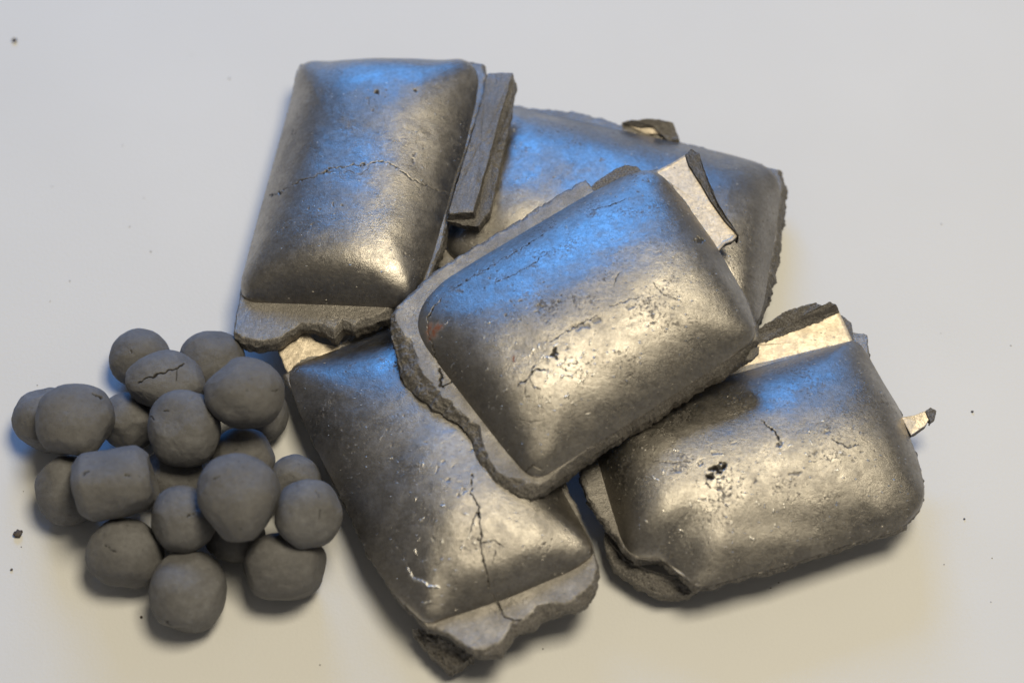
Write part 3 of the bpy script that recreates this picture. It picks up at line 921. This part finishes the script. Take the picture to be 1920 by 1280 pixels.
for (px, py, rx, ry, roll, ex, seed, layer, label, cracks) in PELLETS:
    rx, ry = rx * 0.965, ry * 0.965
    R = (rx + ry) / 2 * PX * 0.985
    z = R * 0.96
    if layer:
        z = 0.05
        while z > R * (1.75 if seed != 10 else 1.3):
            c = at(px, py, z)
            if any(np.linalg.norm(c - q) < (R + r) * 0.955 for q, r in placed):
                break
            z -= 0.0002
    c = at(px, py, z)
    placed.append((c, R))
    sub = 7 if seed in (3, 9, 14) else 6
    V, F = ico(sub)
    V = V.copy()
    g = (np.abs(V) ** ex).sum(1) ** (-1 / ex)
    if seed == 12:
        g = ((np.abs(V[:, 0]) ** 6) + (V[:, 1] ** 2 + V[:, 2] ** 2) ** 3) ** (-1 / 6)
        g = np.minimum(g, 1.2) * 0.95
    D = V * g[:, None]
    # unevenness: flats where it was pressed, soft lumps, fine grain
    nl = fbm(V, 0.9, seed * 7, 2) * 0.10 + fbm(V, 2.2, seed * 7 + 2, 3) * 0.026 + fbm(V, 7.0, seed * 7 + 4, 4) * 0.009 - 0.012 * smooth(0.25, 0.6, fbm(V, 3.1, seed * 7 + 9, 2))
    rng = np.random.RandomState(seed)
    for _ in range(4):
        d = rng.normal(size=3)
        d /= np.linalg.norm(d)
        t = V @ d
        nl -= 0.5 * np.maximum(t - 0.86, 0)
    D = D * (1 + nl)[:, None]
    if seed == 14:
        tp = smooth(0.0, -1.0, V[:, 1])
        D[:, 0] *= 1 - 0.30 * tp
        D[:, 1] *= 1 + 0.10 * tp
    if seed == 3:
        D[:, 1] *= 1 + 0.12 * np.cos(V[:, 0] * 3)
    # fit the measured outline
    D[:, 0] -= (D[:, 0].max() + D[:, 0].min()) / 2
    D[:, 1] -= (D[:, 1].max() + D[:, 1].min()) / 2
    a = math.radians(-roll)
    X = D[:, 0] * math.cos(a) - D[:, 1] * math.sin(a)
    Y = D[:, 0] * math.sin(a) + D[:, 1] * math.cos(a)
    sx = rx * PX / ((X.max() - X.min()) / 2)
    sy = ry * PX / ((Y.max() - Y.min()) / 2)
    kz = R / ((D[:, 2].max() - D[:, 2].min()) / 2)
    W = c + np.outer(X * sx, RIGHT) + np.outer(Y * sy, UP) + np.outer(D[:, 2] * kz, -FWD)
    if not layer:
        W[:, 2] += 0.0002 - W[:, 2].min()
    dirt = np.zeros(len(W))
    Q = project(W)
    nrm = V @ np.linalg.inv(np.stack([RIGHT, UP, -FWD])).T if False else V
    front = V[:, 2] > 0.1
    dd = np.zeros(len(W))
    jit = np.stack([noise(W / MM, 0.8, seed + 40), noise(W / MM, 0.8, seed + 41)], -1)
    for pts, wpx in cracks:
        wpx = wpx * 0.75 if seed in (3, 7) else wpx * 0.55
        d, tt = seg_dist(Q + jit * 3.5, pts)
        m = (1 - smooth(wpx * 0.5, wpx * 1.3, d)) * front
        dd += m * 0.6
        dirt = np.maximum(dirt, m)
    hair = noise(W / MM, 1.0, seed + 60)
    m = smooth(0.82, 0.98, hair)
    dd += m * 0.12
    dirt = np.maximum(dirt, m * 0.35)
    out = W - c
    out /= np.linalg.norm(out, axis=1)[:, None]
    W = W - out * (dd * MM)[:, None]
    base = np.array([c[0], c[1], W[:, 2].min()])
    o = make_mesh("iron_pellet", W, F, M_PELLET, None, dict(dirt=dirt), base)
    o.location = base
    o["label"], o["category"], o["group"] = label, "pellet", "reduced iron pellets in the pile"

# ------------------------------------------------------------------ crumbs on the table
CR = [(35, 1002, 7.5, "large dark crumb on the table left of the pellets"),
      (28, 77, 4.5, "dark crumb alone near the table's far left corner"),
      (1823, 772, 2.1, "dark crumb on the table to the right of the thin spur"),
      (265, 1157, 2.6, "small crumb on the table below the wide pellet"),
      (1808, 973, 1.8, "small crumb on the table right of the right hand briquette"),
      (22, 1068, 2.2, "tiny crumb just below the large dark crumb")]


def crumb(px, py, r, seed):
    V, F = ico(4)
    D = V * (1 + fbm(V, 1.6, seed, 3) * 0.5 + fbm(V, 4.0, seed + 3, 2) * 0.2)[:, None]
    D = D * np.array([1.0, 0.9, 0.55])
    W = D * r * PX
    W[:, 2] -= W[:, 2].min() - 0.0001
    return W + at(px, py, 0.0), F


for i, (px, py, r, label) in enumerate(CR):
    W, F = crumb(px, py, r, 300 + i)
    base = at(px, py, 0.0)
    o = make_mesh("iron_crumb", W, F, M_CRUMB, None, None, base)
    o.location = base
    o["label"], o["category"], o["group"] = label, "crumb", "loose crumbs on the table"
rng = np.random.RandomState(5)
specks = [(430, 148, 2.2), (283, 472, 2.0), (243, 425, 1.6), (270, 372, 1.2), (131, 527, 1.6), (94, 565, 1.2), (98, 350, 1.2), (230, 273, 1.2),
          (1460, 1092, 1.8), (1445, 1102, 1.8), (600, 1246, 1.8), (1018, 1216, 1.8), (70, 722, 1.5), (1895, 648, 1.5), (1770, 1058, 1.4),
          (1860, 1046, 1.3), (1858, 1128, 1.3), (1765, 420, 1.4), (44, 921, 1.3), (40, 1025, 1.5), (140, 740, 1.2)]
specks += [(rng.uniform(0, 1920), rng.uniform(0, 1280), rng.uniform(0.6, 1.1)) for _ in range(6)]
Vs, Fs, k = [], [], 0
V2, F2 = ico(2)
for i, (px, py, r) in enumerate(specks):
    D = V2 * (1 + fbm(V2, 1.6, i, 2) * 0.5)[:, None] * np.array([1, 0.9, 0.4]) * r * 0.72 * PX
    D[:, 2] -= D[:, 2].min() - 0.00005
    Vs.append(D + at(px, py, 0.0))
    Fs.append(F2 + k)
    k += len(V2)
o = make_mesh("dust", np.concatenate(Vs), np.concatenate(Fs), M_CRUMB)
o["kind"] = "stuff"
o["label"] = "fine dark dust specks scattered over the white table"
